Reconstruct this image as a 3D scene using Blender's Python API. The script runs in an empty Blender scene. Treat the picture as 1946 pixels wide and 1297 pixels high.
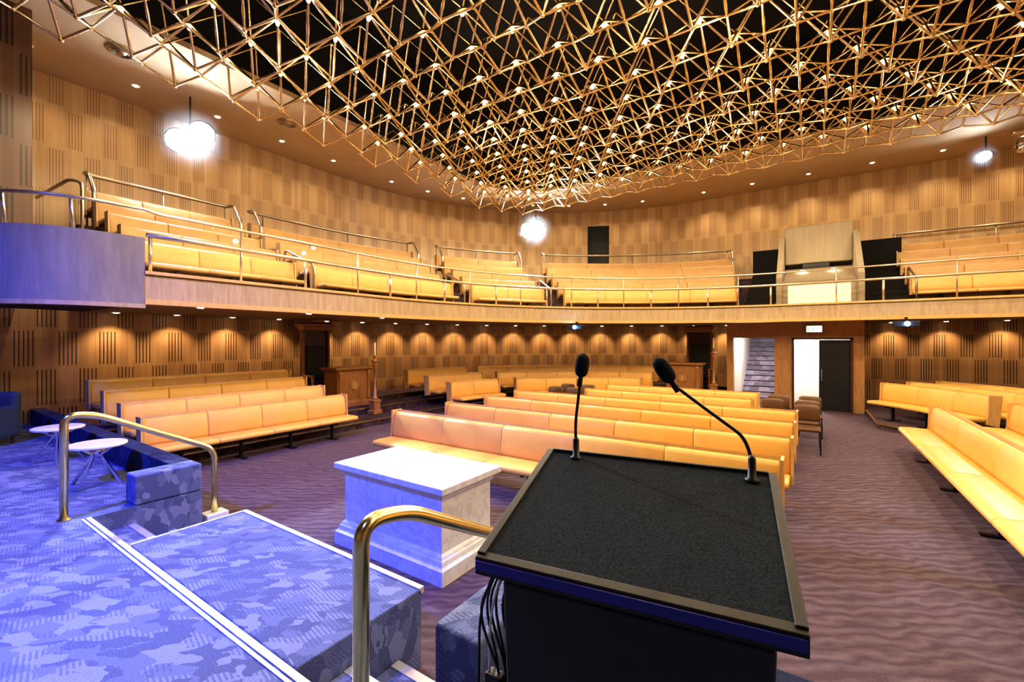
import bpy, bmesh, math, random
from mathutils import Vector, Matrix
random.seed(4)
S=bpy.context.scene
S.view_settings.view_transform='Standard'
try: S.view_settings.look='Medium High Contrast'
except Exception: pass
COL=S.collection
R=math.radians
# ------------------------------------------------------------ materials
def newmat(n):
    m=bpy.data.materials.new(n); m.use_nodes=True
    nt=m.node_tree; b=nt.nodes['Principled BSDF']
    return m,nt,b
def N(nt,t,**kw):
    n=nt.nodes.new(t)
    for k,v in kw.items(): setattr(n,k,v)
    return n
def M(nt,op,a,b=None,c=None):
    n=nt.nodes.new('ShaderNodeMath'); n.operation=op
    for i,v in enumerate((a,b,c)):
        if v is None: continue
        if isinstance(v,(int,float)): n.inputs[i].default_value=v
        else: nt.links.new(v,n.inputs[i])
    return n.outputs[0]
def ramp(nt,fac,stops,const=False):
    r=nt.nodes.new('ShaderNodeValToRGB')
    if const: r.color_ramp.interpolation='CONSTANT'
    e=r.color_ramp.elements
    while len(e)<len(stops): e.new(.5)
    for i,(p,c) in enumerate(stops):
        e[i].position=p; e[i].color=(*c,1)
    nt.links.new(fac,r.inputs[0]); return r.outputs[0]
def mix(nt,fac,a,b,mode='MIX'):
    n=nt.nodes.new('ShaderNodeMix'); n.data_type='RGBA'; n.blend_type=mode
    for s,v in ((n.inputs[0],fac),(n.inputs[6],a),(n.inputs[7],b)):
        if isinstance(v,(int,float)): s.default_value=v
        elif isinstance(v,tuple): s.default_value=(*v,1)
        else: nt.links.new(v,s)
    return n.outputs[2]
def wpos(nt,scale=(1,1,1),rot=(0,0,0)):
    g=N(nt,'ShaderNodeNewGeometry'); mp=N(nt,'ShaderNodeMapping')
    if rot!=(0,0,0):
        m0=N(nt,'ShaderNodeMapping'); m0.inputs['Rotation'].default_value=rot
        nt.links.new(g.outputs['Position'],m0.inputs[0]); nt.links.new(m0.outputs[0],mp.inputs[0])
    else: nt.links.new(g.outputs['Position'],mp.inputs[0])
    mp.inputs['Scale'].default_value=scale; return mp.outputs[0]
def noise(nt,vec,sc,det=3,rough=.5,dist=0):
    n=N(nt,'ShaderNodeTexNoise'); n.inputs['Scale'].default_value=sc
    n.inputs['Detail'].default_value=det; n.inputs['Roughness'].default_value=rough
    n.inputs['Distortion'].default_value=dist
    if vec is not None: nt.links.new(vec,n.inputs['Vector'])
    return n
def bump(nt,b,h,st=.3,dist=.01):
    n=N(nt,'ShaderNodeBump'); n.inputs['Strength'].default_value=st; n.inputs['Distance'].default_value=dist
    nt.links.new(h,n.inputs['Height']); nt.links.new(n.outputs[0],b.inputs['Normal'])
def simple(n,col,rough=.5,metal=0,var=.12,sc=6,bmp=0,spec=None):
    m,nt,b=newmat(n)
    v=noise(nt,wpos(nt),sc)
    dark=tuple(c*(1-var) for c in col); lite=tuple(min(1,c*(1+var)) for c in col)
    nt.links.new(ramp(nt,v.outputs[0],[(.3,dark),(.7,lite)]),b.inputs['Base Color'])
    b.inputs['Roughness'].default_value=rough; b.inputs['Metallic'].default_value=metal
    if spec is not None: b.inputs['Specular IOR Level'].default_value=spec
    if bmp: bump(nt,b,noise(nt,wpos(nt),bmp,2).outputs[0],.4,.004)
    return m
def emis(n,col,st,sample=False):
    m,nt,b=newmat(n)
    b.inputs['Base Color'].default_value=(*col,1)
    b.inputs['Emission Color'].default_value=(*col,1); b.inputs['Emission Strength'].default_value=st
    if not sample:
        try: m.cycles.emission_sampling='NONE'
        except Exception: pass
    return m
def wallwood(n,c1,c2,c3,slotw=.3,dark=(.02,.01,.005),cell=1.0,rowh=.8,rough=.4,ns=9,lo=.28,hi=.72):
    m,nt,b=newmat(n)
    uv=N(nt,'ShaderNodeUVMap'); sp=N(nt,'ShaderNodeSeparateXYZ'); nt.links.new(uv.outputs[0],sp.inputs[0])
    u,v=sp.outputs[0],sp.outputs[1]
    pl=M(nt,'FLOOR',M(nt,'DIVIDE',u,.11))
    wn=N(nt,'ShaderNodeTexWhiteNoise',noise_dimensions='1D'); nt.links.new(pl,wn.inputs['W'])
    base=ramp(nt,wn.outputs[0],[(0,c1),(.5,c2),(1,c3)])
    cm=N(nt,'ShaderNodeCombineXYZ'); nt.links.new(M(nt,'MULTIPLY',u,14),cm.inputs[0]); nt.links.new(v,cm.inputs[1]); nt.links.new(wn.outputs[0],cm.inputs[2])
    g=noise(nt,cm.outputs[0],2.2,4,.6)
    base=mix(nt,.22,base,ramp(nt,g.outputs[0],[(.3,tuple(x*.6 for x in c1)),(.7,c3)]))
    row=M(nt,'FLOOR',M(nt,'DIVIDE',v,rowh))
    uo=M(nt,'ADD',M(nt,'DIVIDE',u,cell),M(nt,'MULTIPLY',row,.5))
    fc=M(nt,'FRACT',uo)
    inc=M(nt,'MULTIPLY',M(nt,'GREATER_THAN',fc,lo),M(nt,'LESS_THAN',fc,hi))
    fv=M(nt,'FRACT',M(nt,'DIVIDE',v,rowh))
    inr=M(nt,'MULTIPLY',M(nt,'GREATER_THAN',fv,.05),M(nt,'LESS_THAN',fv,.95))
    sl=M(nt,'LESS_THAN',M(nt,'FRACT',M(nt,'MULTIPLY',fc,ns)),slotw)
    mask=M(nt,'MULTIPLY',M(nt,'MULTIPLY',inc,inr),sl)
    seam=M(nt,'LESS_THAN',M(nt,'FRACT',M(nt,'DIVIDE',u,.11)),.05)
    base=mix(nt,M(nt,'MULTIPLY',seam,.35),base,dark)
    base=mix(nt,mask,base,dark)
    nt.links.new(base,b.inputs['Base Color']); b.inputs['Roughness'].default_value=rough
    bump(nt,b,M(nt,'SUBTRACT',1,M(nt,'MAXIMUM',mask,M(nt,'MULTIPLY',seam,.5))),.5,.02)
    return m
def carpet(n,cols,stretch=(1,1,1),rot=20,hatch=.5,sc=5,warp=.35,hfreq=14,wsc=4.5,soft=.3):
    m,nt,b=newmat(n)
    p=wpos(nt,stretch,(0,0,R(rot)))
    w=noise(nt,p,wsc,1)
    add=N(nt,'ShaderNodeVectorMath',operation='MULTIPLY_ADD'); nt.links.new(w.outputs[1],add.inputs[0])
    add.inputs[1].default_value=(warp,warp,.0); nt.links.new(p,add.inputs[2])
    vo=N(nt,'ShaderNodeTexVoronoi'); vo.inputs['Scale'].default_value=sc; nt.links.new(add.outputs[0],vo.inputs['Vector'])
    sp=N(nt,'ShaderNodeSeparateXYZ'); nt.links.new(vo.outputs['Color'],sp.inputs[0])
    base=ramp(nt,sp.outputs[1],[(0,cols[0]),(.3,cols[1]),(.68,cols[2])],True)
    wv=N(nt,'ShaderNodeTexWave'); wv.inputs['Scale'].default_value=hfreq; wv.bands_direction='DIAGONAL'; nt.links.new(wpos(nt,(1,1,1),(0,0,R(rot))),wv.inputs['Vector'])
    hm=M(nt,'MULTIPLY',M(nt,'GREATER_THAN',sp.outputs[0],.55),M(nt,'GREATER_THAN',wv.outputs['Fac'],.5))
    base=mix(nt,M(nt,'MULTIPLY',hm,hatch),base,cols[0])
    f=noise(nt,wpos(nt),160,2)
    base=mix(nt,soft,base,ramp(nt,f.outputs[0],[(.3,tuple(c*.4 for c in cols[1])),(.7,tuple(min(1,c*1.4) for c in cols[2]))]))
    nt.links.new(base,b.inputs['Base Color']); b.inputs['Roughness'].default_value=.95
    b.inputs['Specular IOR Level'].default_value=.1
    bump(nt,b,f.outputs[0],.5,.008)
    return m
def ripple(n,cols,rot=-34):
    m,nt,b=newmat(n)
    wv=N(nt,'ShaderNodeTexWave'); wv.bands_direction='Y'; wv.inputs['Scale'].default_value=2.6
    wv.inputs['Distortion'].default_value=6.5; wv.inputs['Detail'].default_value=1.2; wv.inputs['Detail Scale'].default_value=1.8; wv.inputs['Detail Roughness'].default_value=.6
    nt.links.new(wpos(nt,(.75,1,1),(0,0,R(rot))),wv.inputs['Vector'])
    g=noise(nt,wpos(nt,(1,4.0,1),(0,0,R(rot))),6,2)
    fac=M(nt,'ADD',M(nt,'MULTIPLY',wv.outputs['Fac'],.45),M(nt,'MULTIPLY',g.outputs[0],.65))
    base=ramp(nt,fac,[(.34,cols[0]),(.50,cols[1]),(.62,cols[1]),(.78,cols[2])])
    f=noise(nt,wpos(nt),160,2)
    base=mix(nt,.35,base,ramp(nt,f.outputs[0],[(.3,tuple(c*.4 for c in cols[1])),(.7,tuple(min(1,c*1.4) for c in cols[2]))]))
    nt.links.new(base,b.inputs['Base Color']); b.inputs['Roughness'].default_value=.95; b.inputs['Specular IOR Level'].default_value=.1
    bump(nt,b,f.outputs[0],.5,.008)
    return m
def woodm(n,c1,c2,rough=.35,sc=3):
    m,nt,b=newmat(n)
    g=noise(nt,wpos(nt,(1,1,.15)),sc*6,4,.6,.4)
    nt.links.new(ramp(nt,g.outputs[0],[(.3,c1),(.7,c2)]),b.inputs['Base Color']); b.inputs['Roughness'].default_value=rough
    return m
def marblem():
    m,nt,b=newmat('marble')
    g=noise(nt,wpos(nt),5,7,.7,1.4)
    nt.links.new(ramp(nt,g.outputs[0],[(.30,(.80,.84,.88)),(.50,(.74,.77,.81)),(.58,(.60,.62,.66)),(.66,(.76,.79,.82))]),b.inputs['Base Color'])
    b.inputs['Roughness'].default_value=.35
    return m
def concretem(n,a,c):
    m,nt,b=newmat(n)
    g=noise(nt,wpos(nt,(3,3,.4)),3,6,.65,.2)
    nt.links.new(ramp(nt,g.outputs[0],[(.25,a),(.75,c)]),b.inputs['Base Color'])
    b.inputs['Roughness'].default_value=.8; bump(nt,b,g.outputs[0],.3,.01)
    return m
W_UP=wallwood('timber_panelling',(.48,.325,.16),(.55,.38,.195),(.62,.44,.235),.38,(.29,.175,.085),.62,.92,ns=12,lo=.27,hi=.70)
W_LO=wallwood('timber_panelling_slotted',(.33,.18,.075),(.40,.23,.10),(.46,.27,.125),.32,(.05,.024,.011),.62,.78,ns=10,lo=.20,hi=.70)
W_DK=wallwood('dark_timber_panelling',(.10,.05,.028),(.13,.065,.035),(.16,.08,.042),.4,(.02,.01,.005),.6,.8)
C_STAGE=carpet('stage_carpet',[(.065,.08,.20),(.12,.145,.31),(.215,.25,.43)],(1,1.9,1),-34,.7,7.8,.20,20,8)
C_FLOOR=ripple('hall_carpet',[(.070,.044,.064),(.112,.076,.100),(.160,.116,.142)])
C_TIER=carpet('tier_carpet',[(.03,.02,.03),(.06,.04,.05),(.1,.06,.07)],(1,2.4,1),-34,.4,5)
C_DARK=carpet('dark_upstand_carpet',[(.02,.025,.06),(.035,.045,.10),(.05,.06,.13)],(1,1.9,1),-34,.4,8)
VINYL=simple('tan_leather',(.80,.46,.11),.42,0,.05,4)
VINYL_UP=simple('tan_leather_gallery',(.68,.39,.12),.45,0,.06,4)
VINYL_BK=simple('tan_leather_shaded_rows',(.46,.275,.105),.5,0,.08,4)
PALEWOOD=woodm('pale_oak',(.58,.36,.13),(.72,.47,.19))
FASC=woodm('fascia_timber',(.36,.26,.15),(.50,.38,.24),.5,2)
OAK=woodm('carved_oak',(.26,.11,.035),(.42,.2,.07),.35,4)
DKWOOD=woodm('dark_walnut',(.035,.015,.01),(.09,.035,.02),.35,4)
BLACK=simple('black_steel',(.012,.012,.014),.4,.3)
BLKFAB=simple('black_felt',(.017,.023,.031),.95,0,.6,160,300,.15)
BLKPL=simple('black_plastic',(.009,.009,.011),.45,0,.2,10)
BRNTRIM=simple('dark_bronze_trim',(.013,.011,.013),.5,.1,.3,20)
BLUEGLINT=simple('painted_blue_glint',(.01,.01,.35),.3,0,.1)  # blue stage light caught on the lectern edge, put into the colour
BRASS=simple('satin_brass',(.80,.70,.34),.24,1,.08)
GOLD=simple('gold_tube',(.76,.60,.35),.27,1,.15,3)
ALU=simple('aluminium_nosing',(.75,.74,.72),.35,.6,.1)
STEEL=simple('bronze_rail',(.40,.35,.27),.3,.9,.1)
CHROME=simple('chrome',(.8,.8,.82),.08,1,.03)
WHITE=simple('white_laminate',(.85,.84,.82),.3,0,.03)
CREAM=simple('ceiling_plaster',(.52,.39,.24),.8,0,.05,2)
VOID=simple('dark_void',(.004,.0035,.0035),.95)
MARB=marblem(); CONC=concretem('concrete',(.17,.155,.14),(.28,.255,.22)); CONC2=concretem('beige_concrete',(.27,.22,.145),(.35,.29,.20))
BLUEFAB=simple('blue_grey_fabric',(.03,.05,.09),.9,0,.3,80)
BULB=emis('bulb_glow',(1,.70,.36),34)
DOWN=emis('downlight_glow',(1,.8,.5),26)
FLOOD=emis('flood_glow',(.8,.9,1),150)
CYAN=emis('projector_lens_glow',(.15,.6,1),30)
PANEL=emis('booth_panel_glow',(1,.80,.42),.7)
SIGNW=emis('exit_sign_face',(.75,1,.85),3.0)
GREEN=emis('exit_letters',(.0,.35,.1),.6)
CANDLE=simple('candle_wax',(.85,.75,.55),.5)
# ------------------------------------------------------------ helpers
def thing(name,label,cat,loc=(0,0,0),rot=0,group=None,kind=None):
    o=bpy.data.objects.new(name,None); COL.objects.link(o); o.location=loc; o.rotation_euler=(0,0,rot)
    o.empty_display_size=.1
    tag(o,label,cat,group,kind); return o
def tag(o,label,cat,group=None,kind=None):
    if label: o['label']=label
    if cat: o['category']=cat
    if group: o['group']=group
    if kind: o['kind']=kind
def mk(name,verts,faces,mat,parent=None,world=False,smooth=False,uv=None,bevel=0,loc=None):
    me=bpy.data.meshes.new(name)
    off=Vector((0,0,0))
    if parent is not None and world: off=Vector(parent.location)
    if loc is not None: off=Vector(loc)
    me.from_pydata([Vector(v)-off for v in verts],[],faces)
    bm=bmesh.new(); bm.from_mesh(me)
    if uv is None: bmesh.ops.recalc_face_normals(bm,faces=bm.faces)
    bm.to_mesh(me); bm.free()
    if uv is not None:
        l=me.uv_layers.new(name='UVMap')
        for lp in me.loops: l.data[lp.index].uv=uv[lp.vertex_index]
    me.materials.append(mat)
    if smooth:
        for p in me.polygons: p.use_smooth=True
    o=bpy.data.objects.new(name,me); COL.objects.link(o)
    if loc is not None: o.location=loc
    if parent is not None: o.parent=parent
    if bevel:
        b=o.modifiers.new('Bevel','BEVEL'); b.width=bevel; b.segments=3; b.limit_method='ANGLE'
    return o
def struct(name,verts,faces,mat,uv=None):
    o=mk(name,verts,faces,mat,uv=uv); o['kind']='structure'; return o
def boxg(x0,x1,y0,y1,z0,z1):
    v=[(x0,y0,z0),(x1,y0,z0),(x1,y1,z0),(x0,y1,z0),(x0,y0,z1),(x1,y0,z1),(x1,y1,z1),(x0,y1,z1)]
    f=[(0,3,2,1),(4,5,6,7),(0,1,5,4),(1,2,6,5),(2,3,7,6),(3,0,4,7)]
    return v,f
def join(*gs):
    V=[];F=[]
    for v,f in gs:
        n=len(V); V+=list(v); F+=[tuple(i+n for i in q) for q in f]
    return V,F
def lathe(prof,seg=20,c=(0,0,0)):
    V=[];F=[]
    for r,z in prof:
        for i in range(seg):
            a=2*math.pi*i/seg; V.append((c[0]+r*math.cos(a),c[1]+r*math.sin(a),c[2]+z))
    n=len(prof)
    for j in range(n-1):
        for i in range(seg):
            k=(i+1)%seg; F.append((j*seg+i,j*seg+k,(j+1)*seg+k,(j+1)*seg+i))
    F.append(tuple(range(seg))[::-1]); F.append(tuple((n-1)*seg+i for i in range(seg)))
    return V,F
def tube(pts,r,seg=8,cap=True):
    P=[Vector(p) for p in pts]; V=[];F=[]
    up=None
    for i,p in enumerate(P):
        if i==0: t=P[1]-P[0]
        elif i==len(P)-1: t=P[-1]-P[-2]
        else: t=(P[i+1]-P[i]).normalized()+(P[i]-P[i-1]).normalized()
        t.normalize()
        if up is None:
            up=Vector((0,0,1)) if abs(t.z)<.9 else Vector((1,0,0))
            up=(up-t*up.dot(t)).normalized()
        else:
            up=(up-t*up.dot(t)); up.normalize()
        b=t.cross(up)
        rr=r[i] if isinstance(r,(list,tuple)) else r
        for k in range(seg):
            a=2*math.pi*k/seg; V.append(tuple(p+up*(rr*math.cos(a))+b*(rr*math.sin(a))))
    for j in range(len(P)-1):
        for k in range(seg):
            m=(k+1)%seg; F.append((j*seg+k,j*seg+m,(j+1)*seg+m,(j+1)*seg+k))
    if cap:
        F.append(tuple(range(seg))[::-1]); F.append(tuple((len(P)-1)*seg+k for k in range(seg)))
    return V,F
def smoothpts(pts,rad=.1,n=5):
    P=[Vector(p) for p in pts]; out=[P[0]]
    for i in range(1,len(P)-1):
        a=P[i-1]-P[i]; b=P[i+1]-P[i]; ra=min(rad,a.length*.45,b.length*.45)
        A=P[i]+a.normalized()*ra; B=P[i]+b.normalized()*ra
        for k in range(n+1):
            t=k/n; out.append(A*(1-t)**2+P[i]*(2*t*(1-t))+B*t*t)
    out.append(P[-1]); return out
def prism(poly,z0,z1):
    n=len(poly); V=[(x,y,z0) for x,y in poly]+[(x,y,z1) for x,y in poly]
    F=[tuple(range(n))[::-1],tuple(range(n,2*n))]+[(i,(i+1)%n,n+(i+1)%n,n+i) for i in range(n)]
    return V,F
def sweep(fn,ts,prof,z0=0,insets=None,caps=True):
    V=[];F=[]; m=len(prof)
    cs=sum(p[0] for p in prof)/m; cz=sum(p[1] for p in prof)/m
    for i,t in enumerate(ts):
        x,y,nx,ny=fn(t); k=insets[i] if insets else 0
        for s,z in prof:
            if k:
                L=math.hypot(s-cs,z-cz); q=max(0,L-k)/L if L>1e-6 else 1
                s=cs+(s-cs)*q; z=cz+(z-cz)*q
            V.append((x+nx*s,y+ny*s,z0+z))
    for j in range(len(ts)-1):
        for k in range(m):
            l=(k+1)%m; F.append((j*m+k,j*m+l,(j+1)*m+l,(j+1)*m+k))
    if caps:
        F.append(tuple(range(m))[::-1]); F.append(tuple((len(ts)-1)*m+k for k in range(m)))
    return V,F
def linfn(A,B,n):
    A=Vector(A);B=Vector(B);L=(B-A).length
    return (lambda t:(A.x+(B.x-A.x)*t/L,A.y+(B.y-A.y)*t/L,n[0],n[1])),L
SEAT=[(.03,.37),(0,.39),(0,.43),(.03,.455),(.15,.462),(.35,.458),(.47,.45),(.50,.43),(.50,.37)]
BACK=[(.46,.43),(.435,.50),(.45,.66),(.48,.82),(.51,.865),(.55,.87),(.575,.85),(.53,.42)]
SHELL=[(.535,.30),(.56,.30),(.625,.885),(.585,.90)]
ENDP=[(.40,.33),(.60,.28),(.655,.90),(.44,.90),(.425,.5)]
def bench(fn,t0,t1,z0,nseg,unit,label,group,vin,legs=True,curved=False,name='bench',shell=None):
    tm=(t0+t1)/2; x,y,nx,ny=fn(tm)
    e=thing(name,label,'bench',(x+nx*.3,y+ny*.3,z0),0,group)
    gap=.004/unit; ed=.02/unit; shell=shell or PALEWOOD
    def cush(prof):
        g=[]
        for j in range(nseg):
            a=t0+(t1-t0)*j/nseg+gap; b=t0+(t1-t0)*(j+1)/nseg-gap
            m=6 if curved else 1
            ts=[a,a+ed]+[a+ed+(b-a-2*ed)*k/m for k in range(1,m)]+[b-ed,b]
            ins=[.010]+[0]*(len(ts)-2)+[.010]
            g.append(sweep(fn,ts,prof,z0,ins))
        return join(*g)
    v,f=cush(SEAT); mk('seat_cushion',v,f,vin,e,True,True)
    v,f=cush(BACK); mk('backrest_cushion',v,f,vin,e,True,True)
    m=nseg*6 if curved else 1
    ts=[t0+(t1-t0)*k/m for k in range(m+1)]
    v,f=sweep(fn,ts,SHELL,z0); mk('back_panel',v,f,shell,e,True)
    for tt,dd in ((t0,-1),(t1,1)):
        v,f=sweep(fn,[tt,tt+dd*.03/unit],ENDP,z0); mk('end_panel',v,f,shell,e,True)
    if legs:
        nl=max(2,nseg)
        for i in range(nl):
            tt=t0+(t1-t0)*(i+.5)/nl; h=.02/unit
            g=join(sweep(fn,[tt-h,tt+h],[(.1,.32),(.52,.32),(.52,.37),(.1,.37)],z0),
                   sweep(fn,[tt-h,tt+h],[(.26,.0),(.32,.0),(.32,.32),(.26,.32)],z0),
                   sweep(fn,[tt-2*h,tt+2*h],[(.12,.0),(.46,.0),(.46,.02),(.12,.02)],z0))
            mk('leg',*g,BLACK,e,True)
    return e
def spot(name,loc,target,power,col,size=90,blend=.5,rad=.05,parent=None):
    l=bpy.data.lights.new(name,'SPOT'); l.energy=power; l.color=col; l.spot_size=R(size); l.spot_blend=blend; l.shadow_soft_size=rad
    o=bpy.data.objects.new(name,l); COL.objects.link(o)
    o.rotation_euler=(Vector(target)-Vector(loc)).to_track_quat('-Z','Y').to_euler()
    if parent: o.parent=parent; o.location=Vector(loc)-Vector(parent.location)
    else: o.location=loc
    return o
def point(name,loc,power,col,rad=.05):
    l=bpy.data.lights.new(name,'POINT'); l.energy=power; l.color=col; l.shadow_soft_size=rad
    o=bpy.data.objects.new(name,l); COL.objects.link(o); o.location=loc; return o
def gal(o):
    def fn(t):
        if t<0: return (-8.4-o,7+t,-1,0)
        if t<=90:
            a=R(t); return (-.4-(8+o)*math.cos(a),7+(8+o)*math.sin(a),-math.cos(a),math.sin(a))
        return (-.4+(t-90),15+o,0,1)
    return fn
def galts(a,b,st=3,lin=1.0):
    ts=[];
    t=a
    while t<b-1e-6:
        ts.append(t)
        if t<0: t=min(0,t+lin)
        elif t<90: t=min(90,t+st)
        else: t=t+lin
    ts.append(b); return ts
# ------------------------------------------------------------ room shell
v,f=boxg(-16,9,-7,23,-.2,0); struct('floor',v,f,C_FLOOR)
def wallstrip(name,pts,z0,z1,mat):
    V=[];UV=[];F=[];u=0
    for i,p in enumerate(pts):
        if i: u+=math.hypot(p[0]-pts[i-1][0],p[1]-pts[i-1][1])
        V+=[(p[0],p[1],z0),(p[0],p[1],z1)]; UV+=[(u,z0),(u,z1)]
    for i in range(len(pts)-1): F.append((2*i,2*i+2,2*i+3,2*i+1))
    return struct(name,V,F,mat,UV)
ZC=8.0
def arcp(a): return (-4-10*math.cos(R(a)),9.8+10*math.sin(R(a)))
da,db=63.5,69
up1=[(-14,-6.5),(-14,9.8)]+[arcp(a) for a in range(3,62,3)]+[arcp(da)]
up2=[arcp(db)]+[arcp(a) for a in range(72,90,3)]+[(-4,19.8),(7.3,19.8)]
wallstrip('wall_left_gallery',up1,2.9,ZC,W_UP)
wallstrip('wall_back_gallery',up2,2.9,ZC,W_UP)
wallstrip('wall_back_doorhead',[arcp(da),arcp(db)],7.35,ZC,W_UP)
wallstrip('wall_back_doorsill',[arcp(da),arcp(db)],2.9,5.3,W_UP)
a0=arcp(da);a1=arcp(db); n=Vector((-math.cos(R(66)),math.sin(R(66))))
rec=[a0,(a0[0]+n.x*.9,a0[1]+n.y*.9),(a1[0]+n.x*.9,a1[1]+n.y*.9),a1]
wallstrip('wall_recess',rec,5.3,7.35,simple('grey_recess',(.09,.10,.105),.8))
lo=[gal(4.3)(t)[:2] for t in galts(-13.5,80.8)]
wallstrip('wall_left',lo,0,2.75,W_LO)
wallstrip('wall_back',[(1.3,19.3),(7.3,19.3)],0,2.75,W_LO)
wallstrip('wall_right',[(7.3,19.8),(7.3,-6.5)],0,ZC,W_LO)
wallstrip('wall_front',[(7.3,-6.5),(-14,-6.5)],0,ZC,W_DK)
wallstrip('wall_side_return',[(-11.5,-6.4),(-11.5,1.75),(-13.95,1.75)],2.95,ZC,W_DK)
inn=[(-10.4,-6.6)]+[(-7.4-3*math.cos(R(a)),12.4+3*math.sin(R(a))) for a in range(0,91,10)]+[(7.3,15.4)]
out=[(-15.2,-6.6)]+[(-7.4-7.8*math.cos(R(a)),12.4+7.8*math.sin(R(a))) for a in range(0,91,10)]+[(7.3,20.2)]
V=[(x,y,ZC) for x,y in inn]+[(x,y,ZC) for x,y in out]+[(x,y,ZC+.12) for x,y in inn]+[(x,y,ZC+.12) for x,y in out]; k=len(inn)
F=[]
for i in range(k-1):
    F+=[(i,i+1,k+i+1,k+i),(2*k+i,3*k+i,3*k+i+1,2*k+i+1),(i,2*k+i,2*k+i+1,i+1),(k+i,k+i+1,3*k+i+1,3*k+i)]
struct('ceiling',V,F,CREAM)
wallstrip('wall_void_upstand',inn,ZC+.12,11,VOID)
v,f=boxg(-15,7.5,-7,20,11,11.1); struct('ceiling_void',v,f,VOID)
# ------------------------------------------------------------ gallery (balcony)
bal=thing('balcony','timber-fronted balcony sweeping round the hall on tiered floors','balcony',(-8.4,7,2.7))
T0,T1=-4.55,97.65
TS=galts(T0,T1,3)
v,f=sweep(gal(0),TS,[(0,2.72),(.22,2.72),(.22,3.12),(.03,3.12),(.0,3.08)]); mk('fascia',v,f,FASC,bal,True)
v,f=sweep(gal(0),TS,[(-.04,3.12),(.26,3.12),(.26,3.17),(-.04,3.17)]); mk('fascia_cap',v,f,PALEWOOD,bal,True)
v,f=sweep(gal(0),TS,[(-.03,2.66),(.1,2.66),(.1,2.74),(-.03,2.74)]); mk('fascia_bead',v,f,PALEWOOD,bal,True)
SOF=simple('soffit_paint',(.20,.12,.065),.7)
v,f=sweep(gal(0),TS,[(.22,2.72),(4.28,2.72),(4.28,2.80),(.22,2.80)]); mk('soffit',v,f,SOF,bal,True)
NR=5; RISE=.36; O0=.75; PITCH=.74
top=[(.22,2.97)]
for k_ in range(1,NR):
    o=O0+PITCH*k_-.12; top+=[(o,2.97+RISE*(k_-1)),(o,2.97+RISE*k_)]
top+=[(4.6,2.97+RISE*(NR-1)),(4.6,2.82)]
prof=[(.22,2.82)]+[(4.6,2.82)]+top[::-1][1:]
v,f=sweep(gal(0),TS,prof); mk('tier_floor',v,f,C_TIER,bal,True)
v,f=prism([gal(4.6)(t)[:2] for t in galts(T0,60)]+[arcp(a) for a in (60,48,36,24,12,0)]+[(-13.97,2.75)],2.97,2.97+RISE*(NR-1))
mk('rear_walkway',v,f,C_TIER,bal,True)
endp=[Vector((-8.4,2.45,0)),Vector((-8.4,2.25,0))]
for k in range(0,19):
    a=R(5*k); endp.append(Vector((-9.6+1.2*math.cos(a),2.05-1.2*math.sin(a),0)))
endp.append(Vector((-11.3,.85,0)))
def polyfn(P):
    def fn(i):
        i=int(i); a=P[max(0,i-1)]; b=P[min(len(P)-1,i+1)]; t=(b-a).normalized()
        return (P[i].x,P[i].y,t.y,-t.x)
    return fn
ef=polyfn(endp)
par=thing('balcony_end_parapet','curved grey concrete parapet drum closing the balcony end','parapet',(-8.6,1.2,2.6))
ids=list(range(len(endp)))
v,f=sweep(ef,ids,[(-.02,2.64),(.2,2.64),(.2,3.67),(-.02,3.67)]); o=mk('concrete_wall',v,f,CONC,par,True,True)
es=o.modifiers.new('Edge','EDGE_SPLIT'); es.split_angle=R(40)
v,f=sweep(ef,ids,[(-.05,2.60),(.1,2.60),(.1,2.66),(-.05,2.66)]); mk('bottom_bead',v,f,FASC,par,True)
v,f=prism([(p.x,p.y) for p in endp]+[(-11.3,1.72),(-11.45,2.42)],2.66,2.97)
mk('floor_slab',v,f,C_TIER,par,True)
def railing(pathpts,zs,name,label,postfn,zb,r=.028,mat=STEEL):
    p0=pathpts[0]
    e=thing(name,label,'railing',(p0[0],p0[1],zb))
    for z in zs:
        v,f=tube([(p[0],p[1],z) for p in pathpts],r,8); mk('rail',v,f,mat,e,True,True)
    for q in postfn:
        v,f=tube([(q[0],q[1],zb),(q[0],q[1],max(zs))],r*.75,6); mk('post',v,f,mat,e,True,True)
    return e
RAILB=simple('pale_bronze_rail',(.62,.52,.38),.3,.9,.1)
gp=[gal(.1)(t)[:2] for t in galts(-4.5,T1,3)]
posts=[gal(.1)(t)[:2] for t in [-4.45,-1.9,2,14,26,38,50,62,74,86,92,94.6,97]]
railing(gp,[3.74],'guard_rail','polished bronze handrail on posts along the balcony edge',posts,3.17,.034,RAILB)
gp2=[(p.x,p.y) for p in endp[::-1]]+[gal(.16)(t)[:2] for t in galts(-4.3,T1,3)]
GL,gnt,gb=newmat('clear_glass')
tr=N(gnt,'ShaderNodeBsdfTransparent'); gl=N(gnt,'ShaderNodeBsdfGlossy'); gl.inputs['Roughness'].default_value=.02
mx=N(gnt,'ShaderNodeMixShader'); mx.inputs[0].default_value=.05
gnt.links.new(tr.outputs[0],mx.inputs[1]); gnt.links.new(gl.outputs[0],mx.inputs[2]); gnt.links.new(mx.outputs[0],gnt.nodes['Material Output'].inputs[0])
posts2=[gal(.16)(t)[:2] for t in [-3.1,-.6,8,20,32,44,56,68,80,91,93.4,96]]
gr=railing(gp2,[4.10],'glass_balustrade_rail','slim bronze top rail over clear glass along the balcony',posts2,3.17,.024,RAILB)
for k in (6,13,19):
    p=endp[k]; v,f=tube([(p.x-.03,p.y+.05,3.67),(p.x-.01,p.y+.01,4.1)],.018,6); mk('post',v,f,RAILB,gr,True,True)
gg=[gal(.18)(t)[:2] for t in galts(-4.3,T1,3)]
V=[];F=[]
for i,p in enumerate(gg): V+=[(p[0],p[1],3.18),(p[0],p[1],4.08)]
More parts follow.
